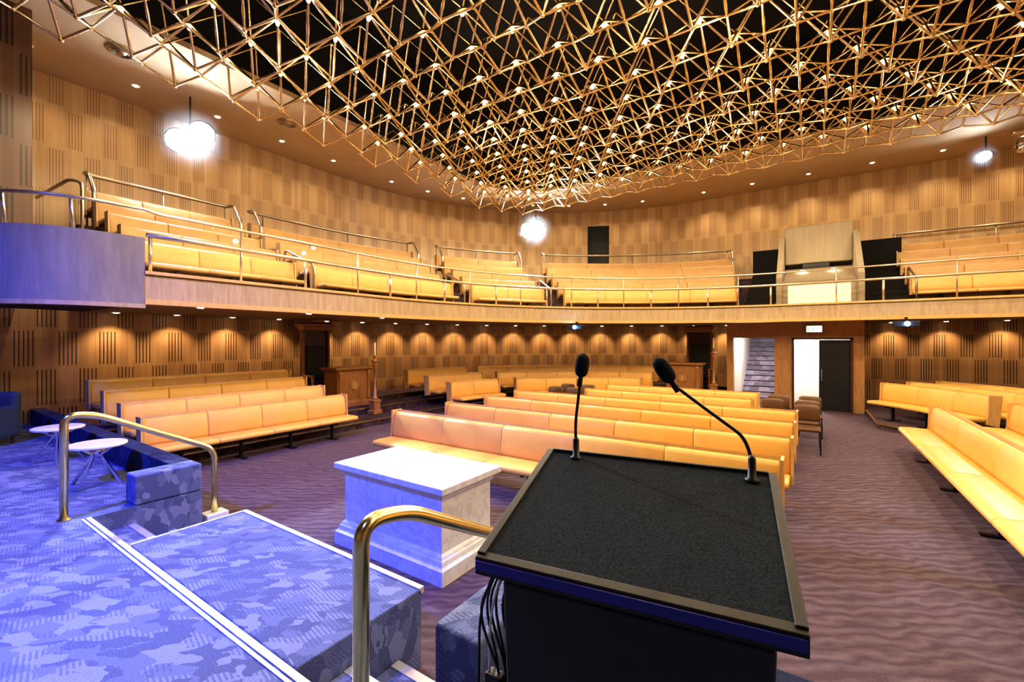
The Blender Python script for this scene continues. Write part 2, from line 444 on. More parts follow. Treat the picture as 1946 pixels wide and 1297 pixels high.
for i in range(len(gg)-1): F.append((2*i,2*i+2,2*i+3,2*i+1))
mk('glass_panel',V,F,GL,gr,True)
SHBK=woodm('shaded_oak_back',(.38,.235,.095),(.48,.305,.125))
blocks=[(-4.3,-1.5,3),(-1.0,20,4),(24.5,40,2),(45,80,4),(92.7,97.5,4)]
for bi,(a,b,ns) in enumerate(blocks):
    cv = not(bi in (0,4))
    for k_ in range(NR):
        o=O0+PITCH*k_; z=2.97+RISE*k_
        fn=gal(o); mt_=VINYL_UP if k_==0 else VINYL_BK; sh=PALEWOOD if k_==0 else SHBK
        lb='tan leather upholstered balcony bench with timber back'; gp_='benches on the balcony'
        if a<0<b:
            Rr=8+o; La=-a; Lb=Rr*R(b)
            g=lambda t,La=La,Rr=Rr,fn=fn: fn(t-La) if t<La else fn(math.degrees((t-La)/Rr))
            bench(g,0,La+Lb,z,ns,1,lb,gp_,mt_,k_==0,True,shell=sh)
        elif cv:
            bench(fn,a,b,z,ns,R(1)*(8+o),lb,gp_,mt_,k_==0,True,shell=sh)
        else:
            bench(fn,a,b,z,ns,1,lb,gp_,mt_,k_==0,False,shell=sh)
    o=O0+PITCH*(NR-1)+.72; zt=2.97+RISE*(NR-1)
    ts=galts(a,b,3)
    pts=[(*gal(o-.75)(a)[:2],zt-RISE+.36),(*gal(o-.75)(a)[:2],zt+.75),(*gal(o-.35)(a)[:2],zt+1.22)]+[(*gal(o)(t)[:2],zt+1.25) for t in ts]+[(*gal(o-.35)(b)[:2],zt+1.22),(*gal(o-.75)(b)[:2],zt+.75),(*gal(o-.75)(b)[:2],zt-RISE+.36)]
    e=thing('rear_guard_rail','tubular bronze rail behind the top balcony row','railing',(pts[3][0],pts[3][1],zt),0,'rails behind balcony blocks')
    v,f=tube(smoothpts(pts,.1,3),.038,8); mk('rail',v,f,STEEL,e,True,True)
    for q in (a+(b-a)*.02,a+(b-a)*.5,a+(b-a)*.98):
        p=gal(o)(q); v,f=tube([(p[0],p[1],zt),(p[0],p[1],zt+1.25)],.02,6); mk('post',v,f,STEEL,e,True,True)
    for q in ((b,) if bi<4 else (a,)):
        P=[gal(.45)(q),gal(.45)(q),gal(1.6)(q),gal(1.6)(q)]
        v,f=tube(smoothpts([(P[0][0],P[0][1],2.97),(P[1][0],P[1][1],3.75),(P[2][0],P[2][1],4.2),(P[3][0],P[3][1],3.35)],.14,4),.028,8)
        e=thing('aisle_handrail','short bent bronze handrail beside the balcony steps','handrail',(P[0][0],P[0][1],2.97),0,'balcony aisle handrails')
        mk('rail',[Vector(x) for x in v],f,STEEL,e,True,True)
e=thing('end_landing_rail','short bronze rail on the balcony end landing','railing',(-11.2,1.9,2.97))
v,f=tube(smoothpts([(-13.4,2.1,5.1),(-11.4,2.2,5.1),(-11.0,2.3,5.0),(-11.0,2.3,2.97)],.15,4),.03,8); mk('rail',v,f,STEEL,e,True,True)
# control booth
bo=thing('projection_booth','beige concrete projection booth with glowing front panel among balcony seats','booth',(.2,16,2.97))
def cheek(x0,x1):
    return ([(x0,15.5,2.97),(x1,15.5,2.97),(x1,15.5,4.0),(x0,15.5,4.0),(x0,17.3,5.55),(x1,17.3,5.55),(x0,18.6,5.55),(x1,18.6,5.55),(x0,18.6,2.97),(x1,18.6,2.97)],
      [(0,1,2,3),(3,2,5,4),(4,5,7,6),(6,7,9,8),(8,9,1,0),(0,3,4,6,8),(1,9,7,5,2)])
mk('side_cheek',*cheek(-.85,-.7),CONC2,bo,True); mk('side_cheek',*cheek(1.1,1.25),CONC2,bo,True)
mk('upper_hood',*boxg(-.7,1.1,17.25,18.5,4.62,5.85),CONC2,bo,True,bevel=.04)
mk('sloping_shelf',[(-.7,16.0,4.0),(1.1,16.0,4.0),(1.1,17.2,4.45),(-.7,17.2,4.45),(-.7,16.0,3.9),(1.1,16.0,3.9),(1.1,17.2,4.35),(-.7,17.2,4.35)],[(0,1,2,3),(4,7,6,5),(0,4,5,1),(2,6,7,3),(1,5,6,2),(0,3,7,4)],CONC2,bo,True)
mk('glowing_panel',*boxg(-.55,.95,15.6,15.66,3.05,3.75),PANEL,bo,True)
mk('panel_frame',*join(boxg(-.7,-.55,15.58,15.68,2.98,3.9),boxg(.95,1.1,15.58,15.68,2.98,3.9),boxg(-.55,.95,15.58,15.68,3.75,3.9)),CONC2,bo,True)
mk('window_slot',*boxg(-.2,.5,17.18,17.24,4.47,4.6),BLKPL,bo,True)
for xx in (-.2,.6):
    v,f=lathe([(.09,0),(.12,.03),(.1,.06)],14,(xx,16.7,4.26)); mk('lamp_disc',v,f,DOWN,bo,True)
for x0,x1 in ((-1.75,-.95),(1.35,2.4)):
    e=thing('aisle_stairs','dark carpeted balcony steps beside the booth','stairs',((x0+x1)/2,16.5,2.97),0,'balcony aisle stairs')
    g=[]
    for i in range(8):
        g.append(boxg(x0,x1,15.6+i*.37,15.6+(i+1)*.37,2.98+.0,2.97+RISE*i*.5+.2))
    mk('steps',*join(*g),VOID,e,True)
    mk('dark_screen',*boxg(x0,x1,18.5,18.56,4.4,5.4),VOID,e,True)
# ------------------------------------------------------------ main-floor tiers
def tp(o):
    def fn(t):
        if t<0: return (-8.2-o,9.6+t,-1,0)
        if t<=90:
            a=R(t); return (-4-(4.2+o)*math.cos(a),9.6+(4.2+o)*math.sin(a),-math.cos(a),math.sin(a))
        return (-4+(t-90),13.8+o,0,1)
    return fn
ti=thing('seating_tiers','low carpeted steps with brass nosings under the side benches','platform',(-9,9.6,0))
tts=galts(-7.4,91.6,5)
for k_,(o,z) in enumerate(((.74,.15),(1.66,.3),(2.58,.45))):
    v,f=sweep(tp(o),tts,[(0,0.001),(.93 if k_<2 else 1.1,.001),(.93 if k_<2 else 1.1,z),(0,z)]); mk('tier_step',v,f,C_TIER,ti,True)
    v,f=sweep(tp(o),tts,[(-.02,z-.02),(.04,z-.02),(.04,z+.008),(-.02,z+.008)]); mk('brass_nosing',v,f,BRASS,ti,True)
lab='long tan leather pew with pale timber back'
for k_,(xf,z,a,b) in enumerate(((-8.2,0,2.5,6.15),(-9.12,.15,2.5,6.2),(-10.04,.3,2.5,6.3),(-10.96,.45,2.5,6.4))):
    fn,L=linfn((xf,a),(xf,b),(-1,0)); bench(fn,0,L,z,4,1,lab+' in side rows','side pews by the platform',VINYL)
for k_,(o,z,a,b,n_) in enumerate(((0,0,1,24,2),(.92,.15,1,23,2),(1.84,.3,1,22,2),(0,0,32,83,4),(.92,.15,29,85,5),(1.84,.3,26,86,6))):
    bench(tp(o),a,b,z,n_,R(1)*(4.2+o),'curved tan leather pew in the far corner','curved corner pews',VINYL,True,True)
for (yb,x0,x1,n_) in ((5.3,-6.0,-.25,5),(6.55,-5.9,-.2,5),(7.8,-5.9,-.2,5),(9.05,-5.95,-.2,5),(10.4,-4.7,-1.0,4),(11.75,-4.7,-1.0,4)):
    fn,L=linfn((x0,yb-.55),(x1,yb-.55),(0,1)); bench(fn,0,L,0,n_,1,lab+' in central block','central pews',VINYL)
tr_=thing('side_seating_tier','low carpeted tier with brass nosing under side pews','platform',(2.3,8,0))
mk('tier_step',*boxg(2.1,7.2,2.3,11.2,.001,.15),C_TIER,tr_,True)
mk('tier_step',*boxg(3.05,7.2,2.3,11.2,.15,.30),C_TIER,tr_,True)
ct=thing('corner_seating_tier','low carpeted corner tier with brass nosing','platform',(1.4,15,0))
mk('tier_step',*prism([(1.35,16.15),(1.35,13.6),(1.75,13.2),(3.0,11.25),(7.2,11.25),(7.2,19.2),(1.35,19.2)],.001,.13),C_FLOOR,ct,True)
v,f=tube([(1.33,16.1,.13),(1.33,13.6,.13),(1.73,13.18,.13),(2.98,11.25,.13)],.03,6); mk('brass_nosing',v,f,BRASS,ct,True)
for (xf,z,a,b) in ((1.4,0,2.4,11.2),(2.35,.15,2.4,10.95),(3.3,.30,2.4,10.9)):
    fn,L=linfn((xf,a),(xf,b),(1,0)); bench(fn,0,L,z,5,1,lab+' in side rows','side pews by the aisle',VINYL)
def cr(o):
    def fn(t):
        a=R(t); return (-3.2+(6.0+o)*math.cos(a),10.3+(6.0+o)*math.sin(a),math.cos(a),math.sin(a))
    return fn
for o,z,a,b in ((0,.13,19,43),(.95,.13,16,44),(1.9,.13,14,44)):
    bench(cr(o),a,b,z,3,R(1)*(6+o),'curved tan leather pew by the doorway','curved doorway pews',VINYL,True,True)
# ------------------------------------------------------------ vestibule
vs=thing('door_vestibule','timber vestibule with stair opening and doorway','vestibule',(-.5,16.2,0))
def wbox(name,x0,x1,y0,y1,z0,z1,mat=PALEWOOD,parent=vs): return mk(name,*boxg(x0,x1,y0,y1,z0,z1),mat,parent,True)
VW=woodm('vestibule_timber',(.36,.18,.07),(.5,.27,.11),.35)
wbox('front_panel',-2.3,-2.1,16.2,16.32,0,2.7,VW); wbox('front_panel',-.93,-.47,16.2,16.32,0,2.7,VW); wbox('front_panel',1.02,1.3,16.2,16.32,0,2.7,VW)
wbox('header',-2.3,1.3,16.19,16.33,2.2,2.7,VW)
wbox('side_wall',-2.3,-2.22,16.33,21.6,0,2.7,WHITE); wbox('side_wall',1.22,1.3,16.33,21.6,0,2.7,VW)
wbox('partition',-.74,-.66,16.33,21.6,0,2.7,WHITE)
wbox('rear_wall',-2.22,1.22,21.6,21.7,0,4.2,WHITE)
wbox('door_frame',-.47,-.41,16.15,16.36,0,2.2,DKWOOD); wbox('door_frame',.97,1.03,16.15,16.36,0,2.2,DKWOOD); wbox('door_frame',-.47,1.03,16.15,16.36,2.14,2.2,DKWOOD)
wbox('inner_wall',-.66,1.22,18.0,18.1,0,2.7,WHITE)
st=thing('staircase','grey-purple carpeted staircase with dark nosings rising behind opening','stairs',(-1.5,18,0))
g=[];g2=[]
for i in range(14):
    y0=17.3+i*.28; g.append(boxg(-2.0,-.76,y0,y0+.28,0.002,.17*(i+1))); g2.append(boxg(-2.0,-.76,y0-.01,y0+.02,.17*(i+1)-.02,.17*(i+1)+.006))
mk('steps',*join(*g),carpet('stair_carpet',[(.16,.15,.21),(.27,.25,.37),(.42,.4,.54)],(1,1,1),20,.5,4),st,True); mk('nosings',*join(*g2),BLKPL,st,True)
mk('stair_wall',*boxg(-2.21,-2.0,17.3,21.5,0.002,2.69),WHITE,st,True)
d=thing('door_1','black double door leaf standing in doorway','door',(.6,16.2,0)); d['kind']='structure'
mk('door_leaf',*boxg(.22,.97,16.22,16.27,.01,2.13),BLKPL,d,True,bevel=.005)
mk('door_handle',*boxg(.27,.30,16.15,16.19,.9,1.25),CHROME,d,True)
point('stairwell_light',(-1.4,16.8,2.4),110,(1,.93,.88),.1); point('stairwell_light',(-1.4,19.4,3.6),90,(1,.93,.88),.1); point('lobby_light',(-.1,17.2,2.3),220,(1,.97,.92),.15)
ex=thing('exit_sign','illuminated white exit sign with green letters above the doorway','sign',(.1,16.0,2.45))
mk('sign_body',*boxg(-.1,.3,16.02,16.1,2.36,2.56),BLKPL,ex,True); mk('sign_face',*boxg(-.09,.29,16.0,16.02,2.37,2.55),SIGNW,ex,True)
tc=bpy.data.curves.new('lettering','FONT'); tc.body='EXIT'; tc.size=.17; tc.extrude=.003; tc.align_x='CENTER'; tc.align_y='CENTER'
to=bpy.data.objects.new('lettering',tc); COL.objects.link(to)
me_=bpy.data.meshes.new_from_object(to); bpy.data.objects.remove(to); to=bpy.data.objects.new('lettering',me_); COL.objects.link(to)
to.data.materials.clear(); to.data.materials.append(GREEN); to.parent=ex; to.location=(0,-.004,.01); to.rotation_euler=(R(90),0,0)
# ------------------------------------------------------------ stage
sg=thing('stage_platform','raised stage carpeted in mottled blue-purple pattern','stage',(-3.4,0,0))
mk('stage_deck',*prism([(-12.6,-6.4),(7.2,-6.4),(7.2,2.07),(-1.45,2.07),(-1.45,1.18),(-5.4,1.18),(-5.4,2.07),(-12.6,2.07)],.001,.5),C_STAGE,sg,True)
for x0,x1 in ((-5.4,-4.43),(-2.06,-1.45)):
    for y0,y1,z in ((1.18,1.5,.333),(1.5,1.82,.167)):
        mk('stair_step',*boxg(x0,x1,y0,y1,.001,z),C_STAGE,sg,True)
        mk('step_nosing',*boxg(x0,x1,y1-.05,y1+.01,z-.03,z+.006),ALU,sg,True)
mk('stage_nosing',*join(boxg(-5.4,-1.45,1.12,1.138,.49,.506),boxg(-5.4,-1.45,1.15,1.185,.47,.508)),ALU,sg,True)
for sgn in (0,1):
    if not sgn: e_=(-5.66,-5.4); w_=(-12.5,-5.66)
    else: e_=(-1.45,-1.19); w_=(-1.19,7.1)
    p=thing('stage_parapet','low blue carpeted upstand with block end along the stage edge','parapet',(e_[0],1.9,.5),0,'stage edge upstands')
    mk('end_block',*boxg(e_[0],e_[1],1.5,2.07,.505,.79),C_STAGE,p,True,bevel=.018)
    mk('upstand',*boxg(w_[0],w_[1],1.87,2.07,.505,.785),C_DARK,p,True,bevel=.01)
br=thing('bridging_platform','blue patterned carpeted box platform level with the stage','platform',(-3.25,1.6,0))
mk('platform_box',*boxg(-4.41,-2.08,1.20,2.04,.002,.5),C_STAGE,br,True,bevel=.008)
mk('edge_nosing',*boxg(-4.41,-2.08,2.02,2.06,.47,.508),ALU,br,True)
mk('corner_trim',*boxg(-4.425,-4.405,1.2,2.05,.48,.506),ALU,br,True)
for X in (-5.5,-1.36):
    e=thing('brass_handrail','bent satin brass handrail beside the stage steps','handrail',(X,1.03,.5),0,'stage handrails')
    v,f=tube(smoothpts([(X,1.03,.5),(X,1.03,1.44),(X,1.25,1.41),(X,2.23,.90),(X,2.23,.06)],.14,8),.03,14); mk('rail',v,f,BRASS,e,True,True)
    v,f=lathe([(.05,0),(.05,.012),(.035,.02)],16,(X,1.03,.502)); mk('base_flange',v,f,BRASS,e,True)
    mk('foot_block',*boxg(X-.09,X+.09,2.12,2.34,.002,.2),MARB,e,True,bevel=.01)
al=thing('marble_altar','white marble altar block with moulded top and stepped plinth','altar',(-3.34,3.2,0))
def rectloop(x0,x1,y0,y1,prof):
    V=[];F=[]
    for i_,(s,z) in enumerate(prof): V+=[(x0-s,y0-s,z),(x1+s,y0-s,z),(x1+s,y1+s,z),(x0-s,y1+s,z)]
    for j in range(len(prof)-1):
        for k in range(4): l=(k+1)%4; F.append((j*4+k,j*4+l,j*4+4+l,j*4+4+k))
    F.append((3,2,1,0)); n=len(prof)-1; F.append((n*4,n*4+1,n*4+2,n*4+3)); return V,F
mk('plinth',*rectloop(-4.02,-2.66,2.85,3.55,[(.075,.001),(.075,.13),(.06,.14),(.05,.15),(.04,.19),(.03,.2),(.02,.22),(.0,.24)]),MARB,al,True)
mk('body',*rectloop(-4.02,-2.66,2.85,3.55,[(0,.24),(0,.70)]),MARB,al,True)
mk('top_slab',*rectloop(-4.02,-2.66,2.85,3.55,[(0,.70),(.02,.72),(.03,.75),(.05,.765),(.05,.775),(.08,.785),(.08,.835),(.075,.84)]),MARB,al,True)
def table(loc,rot):
    e=thing('side_table','small round white-topped table on splayed chrome legs','table',loc,rot,'side tables on the stage')
    v,f=lathe([(.0,.425),(.25,.425),(.262,.435),(.262,.452),(.25,.458),(.0,.458)],40); mk('table_top',v,f,WHITE,e,smooth=False)
    v,f=lathe([(.05,.30),(.06,.36),(.06,.425)],16); mk('hub',v,f,CHROME,e,smooth=True)
    for i in range(4):
        a=i*math.pi/2+.4; c,s=math.cos(a),math.sin(a)
        v,f=tube([(.17*c,.17*s,.42),(.04*c,.04*s,.33),(.25*c,.25*s,.0)],.018,8); mk('leg',v,f,CHROME,e,smooth=True)
table((-6.6,1.5,.503),.3); table((-8.3,1.5,.503),.9)
ac=thing('armchair','blue-grey fabric tub armchair on the stage','armchair',(-10.4,.95,.503),R(40))
mk('seat',*boxg(-.28,.28,-.3,.25,.18,.42),BLUEFAB,ac,bevel=.05)
mk('backrest',*boxg(-.36,.36,.25,.40,.12,.80),BLUEFAB,ac,bevel=.06)
for sx in (-1,1): mk('armrest',*boxg(min(sx*.28,sx*.40),max(sx*.28,sx*.40),-.32,.30,.12,.6),BLUEFAB,ac,bevel=.05)
for sx in (-.3,.3):
    for sy in (-.25,.3): mk('leg',*lathe([(.02,0),(.025,.14)],8,(sx,sy,0)),DKWOOD,ac)
# ------------------------------------------------------------ lectern
ang=math.atan2(.115,.742)
lc=thing('lectern','black lectern with felt-covered sloping top and black edges','lectern',(-.417,1.27,.503),ang)
hw,hd=.378,.275; zn,zf=1.527-.503,1.687-.503
def bz(y): return zn+(y+hd)/(2*hd)*(zf-zn)
def slab(x0,x1,y0,y1,lo_,hi_):
    V=[(x0,y0,bz(y0)+lo_),(x1,y0,bz(y0)+lo_),(x1,y1,bz(y1)+lo_),(x0,y1,bz(y1)+lo_),(x0,y0,bz(y0)+hi_),(x1,y0,bz(y0)+hi_),(x1,y1,bz(y1)+hi_),(x0,y1,bz(y1)+hi_)]
    return V,boxg(0,1,0,1,0,1)[1]
mk('felt_top',*slab(-hw+.022,hw-.022,-hd+.012,hd-.008,-.02,-.004),BLKFAB,lc)
mk('edge_trim',*slab(-hw,-hw+.024,-hd,hd,-.045,.003),BRNTRIM,lc,bevel=.003)
mk('edge_trim',*slab(hw-.024,hw,-hd,hd,-.045,.003),BRNTRIM,lc,bevel=.003)
mk('edge_trim',*slab(-hw+.024,hw-.024,hd-.010,hd,-.045,.006),BRNTRIM,lc,bevel=.003)
mk('front_lip',*slab(-hw,hw,-hd-.012,-hd+.014,-.05,-.003),BRNTRIM,lc,bevel=.003)
mk('blue_glint_strip',*slab(-hw+.004,hw-.004,-hd-.016,-hd-.0125,-.035,-.01),BLUEGLINT,lc)  # added strip carrying the painted blue reflection along the lip
mk('under_tray',*slab(-hw+.01,hw-.01,-hd+.01,hd-.01,-.05,-.021),BLKPL,lc)
v=[(-.30,-.20,0),(.30,-.20,0),(.30,.20,0),(-.30,.20,0),(-.33,-.22,.93),(.33,-.22,.93),(.33,.22,1.06),(-.33,.22,1.06)]
mk('pedestal',v,boxg(0,1,0,1,0,1)[1],BLKPL,lc,bevel=.01)
mk('foot_plate',*boxg(-.36,.36,-.26,.26,0,.03),BLKPL,lc)
cbl=thing('cable_bundle','tangle of dark cables and plugs hanging beneath the lectern','cables',(-.80,1.2,.52))
for k_ in range(7):
    x=-.80+random.uniform(-.03,.03); y=1.12+random.uniform(-.05,.05)
    pts=[(x+.03,y,1.42),(x-.03-random.random()*.05,y+.02,1.25),(x-.05+random.random()*.08,y+.03*k_*.3,1.0),(x-.06,y-.03,.85),(x+.01-random.random()*.10,y+.05,.62),(x-.06,y+.08,.51)]
    v,f=tube(smoothpts(pts,.12,5),.0045,6); mk('cable',v,f,WHITE if k_==2 else BLACK,cbl,True,True)
mk('plug',*boxg(-.85,-.79,1.10,1.14,.98,1.06),BLKPL,cbl,True,bevel=.008); mk('power_adaptor',*boxg(-.90,-.79,1.08,1.14,.78,.92),BLKPL,cbl,True,bevel=.01)
mk('clamp',*boxg(-.86,-.78,1.2,1.24,1.2,1.225),CHROME,cbl,True,bevel=.005)
def mic(pts,head,lab_):
    e=thing('gooseneck_microphone',lab_,'microphone',pts[0],0,'lectern microphones')
    p0=Vector(pts[0])
    v,f=lathe([(.022,0),(.022,.008),(.012,.012),(.011,.07),(.007,.08)],16,tuple(p0)); mk('base',v,f,BLKPL,e,True,True)
    v,f=tube(smoothpts(pts,.12,6),.0055,10); mk('gooseneck',v,f,BLACK,e,True,True)
    a=Vector(head[0]); b=Vector(head[1]); n_=9; P=[];rr=[]
    for i in range(n_+1):
        t=i/n_; P.append(a+(b-a)*t); rr.append(.025*math.sqrt(max(.02,1-(2*abs(t-.5))**3.2))+.0)
    v,f=tube(P,rr,16); mk('foam_windscreen',v,f,BLKFAB,e,True,True)
    v,f=tube([a-(b-a)*.35,a+(b-a)*.1],.010,12); mk('capsule_stem',v,f,BLKPL,e,True,True)
mic([(-.711,1.474,1.668),(-.713,1.473,1.80),(-.705,1.478,1.88),(-.698,1.483,1.965)],((-.698,1.483,1.965),(-.687,1.49,2.055)),'black gooseneck microphone with foam windscreen standing upright on lectern')
mic([(-.149,1.545,1.666),(-.152,1.56,1.74),(-.175,1.562,1.80),(-.269,1.507,1.88),(-.352,1.451,1.955),(-.366,1.442,1.977)],((-.362,1.445,1.968),(-.405,1.416,2.045)),'black gooseneck microphone bent over the lectern')
# ------------------------------------------------------------ thrones, desks, candlesticks
def throne(loc,rot):
    e=thing('ceremonial_chair','tall dark carved wooden throne with cornice','chair',loc,rot,'ceremonial chairs')
    mk('backboard',*boxg(-.42,.42,.25,.33,0,1.95),DKWOOD,e)
    mk('leather_back',*boxg(-.28,.28,.21,.26,.55,1.5),BLKPL,e,bevel=.02)
    mk('cornice',*rectloop(-.42,.42,.12,.34,[(0,1.95),(.03,1.98),(.04,2.04),(.10,2.08),(.10,2.13),(.06,2.15),(-.05,2.2)]),OAK,e)
    for sx in (-.40,.40):
        mk('column',*lathe([(.05,0),(.05,.1),(.035,.13),(.04,.6),(.03,1.7),(.05,1.8),(.055,1.95)],14,(sx,.2,0)),OAK,e,smooth=True)
        mk('armrest',*boxg(sx-.04,sx+.04,-.3,.2,.62,.68),OAK,e,bevel=.015)
        mk('leg',*lathe([(.035,0),(.045,.1),(.03,.3),(.04,.62)],12,(sx,-.27,0)),OAK,e,smooth=True)
    mk('seat',*boxg(-.36,.36,-.3,.22,.36,.48),BLKPL,e,bevel=.03)
def desk(loc,rot):
    e=thing('pedestal_desk','carved oak pedestal desk with moulded top and round emblem','desk',loc,rot,'officers pedestal desks')
    mk('base_plinth',*rectloop(-.55,.55,-.32,.32,[(.05,0),(.05,.1),(.02,.14),(0,.16)]),OAK,e)
    mk('body',*boxg(-.53,.53,-.30,.30,.16,.98),OAK,e)
    mk('moulded_top',*rectloop(-.53,.53,-.30,.30,[(0,.96),(.02,.98),(.07,1.01),(.08,1.03),(.08,1.06),(.06,1.07)]),OAK,e)
    for sx in (-.46,.46): mk('pilaster',*lathe([(.05,.16),(.05,.22),(.035,.26),(.04,.8),(.055,.9),(.055,.97)],12,(sx,-.31,0)),OAK,e,smooth=True)
    v,f=lathe([(.12,0),(.13,.012),(.11,.014),(.10,.006)],28); v=[(x,-.31-z,.58+y) for x,y,z in v]; mk('round_emblem',v,f,VW,e)
    mk('emblem_bar',*boxg(-.012,.012,-.33,-.31,.50,.66),PALEWOOD,e)
def candle(loc):
    e=thing('candlestick_column','tall turned oak candle pillar with white candle','candlestick',loc,0,'candle pillars')
    mk('base',*rectloop(-.08,.08,-.08,.08,[(.06,0),(.06,.08),(.02,.11),(.02,.3),(.04,.32),(.04,.36),(0,.38)]),OAK,e)
    mk('shaft',*lathe([(.08,.38),(.08,.42),(.045,.46),(.035,.9),(.035,1.25),(.07,1.29),(.035,1.33),(.08,1.38),(.09,1.42),(.03,1.45),(.03,1.5),(.055,1.53),(.055,1.56)],20),OAK,e,smooth=True)
    mk('candle',*lathe([(.022,1.56),(.022,1.86),(.005,1.9)],12),CANDLE,e)
desk((-10.75,7.7,.305),R(90)); throne((-11.75,7.5,.455),R(90)); candle((-9.65,7.75,.16))
desk((-3.5,15.55,.305),0); throne((-3.3,16.75,.455),0); candle((-2.62,15.7,.31))
mk_d=thing('dais','low carpeted dais behind the far pews','platform',(-3.4,16.3,0))
mk('dais_step',*boxg(-4.4,-2.35,15.1,17.4,.15,.30),C_TIER,mk_d,True); mk('dais_step',*boxg(-4.4,-2.35,16.2,17.4,.3,.45),C_TIER,mk_d,True)
CHMAT=simple('brown_leather',(.13,.065,.025),.4)
def chair0():
    e=thing('stacking_chair','brown leather stacking chair with black steel legs','chair',(0,0,0),0,'loose stacking chairs')
    CH=CHMAT
    mk('seat',*boxg(-.22,.22,-.23,.22,.41,.48),CH,e,bevel=.033)
    def bf(t):
        a=(t-6)/6; return (.21*a,.24-.06*a*a,0,1)
    ins=[.03,.008]+[0]*9+[.008,.03]
    v,f=sweep(bf,list(range(13)),[(-.02,.56),(-.03,.60),(.0,.82),(.02,.86),(.05,.86),(.06,.82),(.03,.58),(.01,.55)],0,ins); mk('backrest',v,f,CH,e,smooth=True)
    for sx in (-.21,.21):
        v,f=tube([(sx,-.2,0),(sx,-.19,.43)],.012,8); mk('leg',v,f,BLACK,e,smooth=True)
        v,f=tube([(sx,.26,0),(sx,.22,.43),(sx*.9,.24,.62)],.012,8); mk('leg',v,f,BLACK,e,smooth=True)
    return e
c0=chair0(); c0.location=(-.05,10.05,0)
for x,y,r_ in ((-.05,10.8,0),(-.65,10.8,.1),(-.6,11.65,0),(.0,11.7,0),(-5.75,10.45,0),(-5.2,10.4,0),(-5.8,11.3,0),(-5.2,11.35,.1)):
    c=c0.copy(); COL.objects.link(c); c.location=(x,y,0); c.rotation_euler=(0,0,r_)
    for ch in list(c0.children):
        q=ch.copy(); COL.objects.link(q); q.parent=c
# ------------------------------------------------------------ space frame
A=.92; H3=A*math.sqrt(3)/2
def inside(x,y):
    if x<-10.2 or y>15.0 or x>7 or y<.2: return False
    dx=-8-x; dy=y-13
    if dx>0 and dy>0 and math.hypot(dx,dy)>2.1: return False
    return True
cells={}
for j in range(-9,12):
    for i in range(-20,24):
        x=-3.4+A*i+A*.5*(j%2); y=6.41+H3*j
        if inside(x,y): cells[(i,j)]=(x,y)
r3=A/math.sqrt(3); ZA=7.10; ZB=7.28; ZM=7.62; ZT=8.1
nid={}; nodes=[]
def node(x,y,z):
    for dx in (-1,0,1):
        for dy in (-1,0,1):
            q=(round(x/.1)+dx,round(y/.1)+dy,round(z,2))
            if q in nid:
                p=nodes[nid[q]]
                if abs(p[0]-x)<.05 and abs(p[1]-y)<.05: return nid[q]
    nid[(round(x/.1),round(y/.1),round(z,2))]=len(nodes); nodes.append((x,y,z)); return len(nodes)-1
edges=set(); upe=set()
def E(a,b,S_=None):
    S_=edges if S_ is None else S_
    if a!=b: S_.add((min(a,b),max(a,b)))
for (x,y) in cells.values():
    m_=node(x,y,ZM)
    lo_=[node(x+r3*math.cos(R(a)),y+r3*math.sin(R(a)),ZA) for a in (30,150,270)]
    hi_=[node(x+r3*math.cos(R(a)),y+r3*math.sin(R(a)),ZB) for a in (90,210,330)]
    tp_=[node(x+r3*math.cos(R(a)),y+r3*math.sin(R(a)),ZT) for a in (90,210,330)]
    for k_ in range(3):
        E(m_,lo_[k_]); E(m_,hi_[k_])
        E(lo_[k_],hi_[k_]); E(lo_[k_],hi_[(k_-1)%3])
        E(m_,tp_[k_],upe)
def build(es,r,seg):
    V=[];F=[]
    for a,b in es:
        v,f=tube([nodes[a],nodes[b]],r,seg,False); n_=len(V); V+=v; F+=[tuple(i+n_ for i in q) for q in f]
    return V,F
V,F=build(edges,.0215,8)
sv,sfc=lathe([(.005,-.040),(.030,-.028),(.042,0),(.030,.028),(.005,.040)],8)
used={i for e in edges for i in e}
for i in used:
    x,y,z=nodes[i]
    o_=len(V); V+=[(a+x,b+y,c+z) for a,b,c in sv]; F+=[tuple(o_+i for i in q) for q in sfc]
sf=thing('space_frame_chandelier','brass tubular space frame studded with warm glowing bulbs','chandelier',(-3.4,6.41,8.05))
mk('tube_lattice',V,F,GOLD,sf,True,True)
V,F=build(upe,.016,6); mk('upper_bracing',V,F,GOLD,sf,True,True)
bv,bf_=lathe([(.006,-.04),(.022,-.032),(.031,-.008),(.028,.016),(.014,.036),(.01,.05)],10)
cl=sorted(cells.values(),key=lambda c:math.hypot(c[0],c[1]-0) if c[1]>4 else 99)
bm_me=None; rest=[]
for i,(x,y) in enumerate(cl):
    if i<100:
        if bm_me is None:
            o=mk('light_bulb',bv,bf_,BULB,sf,False,True); bm_me=o.data
        else:
            o=bpy.data.objects.new('light_bulb',bm_me); COL.objects.link(o); o.parent=sf
        o.location=(x+3.4,y-6.41,7.53-8.05)
    else: rest.append(([(a+x,b+y,c+7.53) for a,b,c in bv],bf_))
o=mk('light_bulb_array',*join(*rest),BULB,sf,True,True); o['kind']='stuff'
for x in (-8,-3.4,1.2):
    for y in (4.5,9.0,13.0):
        v,f=tube([(x,y,7.7),(x,y,11)],.015,6); mk('hanger_rod',v,f,BLACK,sf,True)
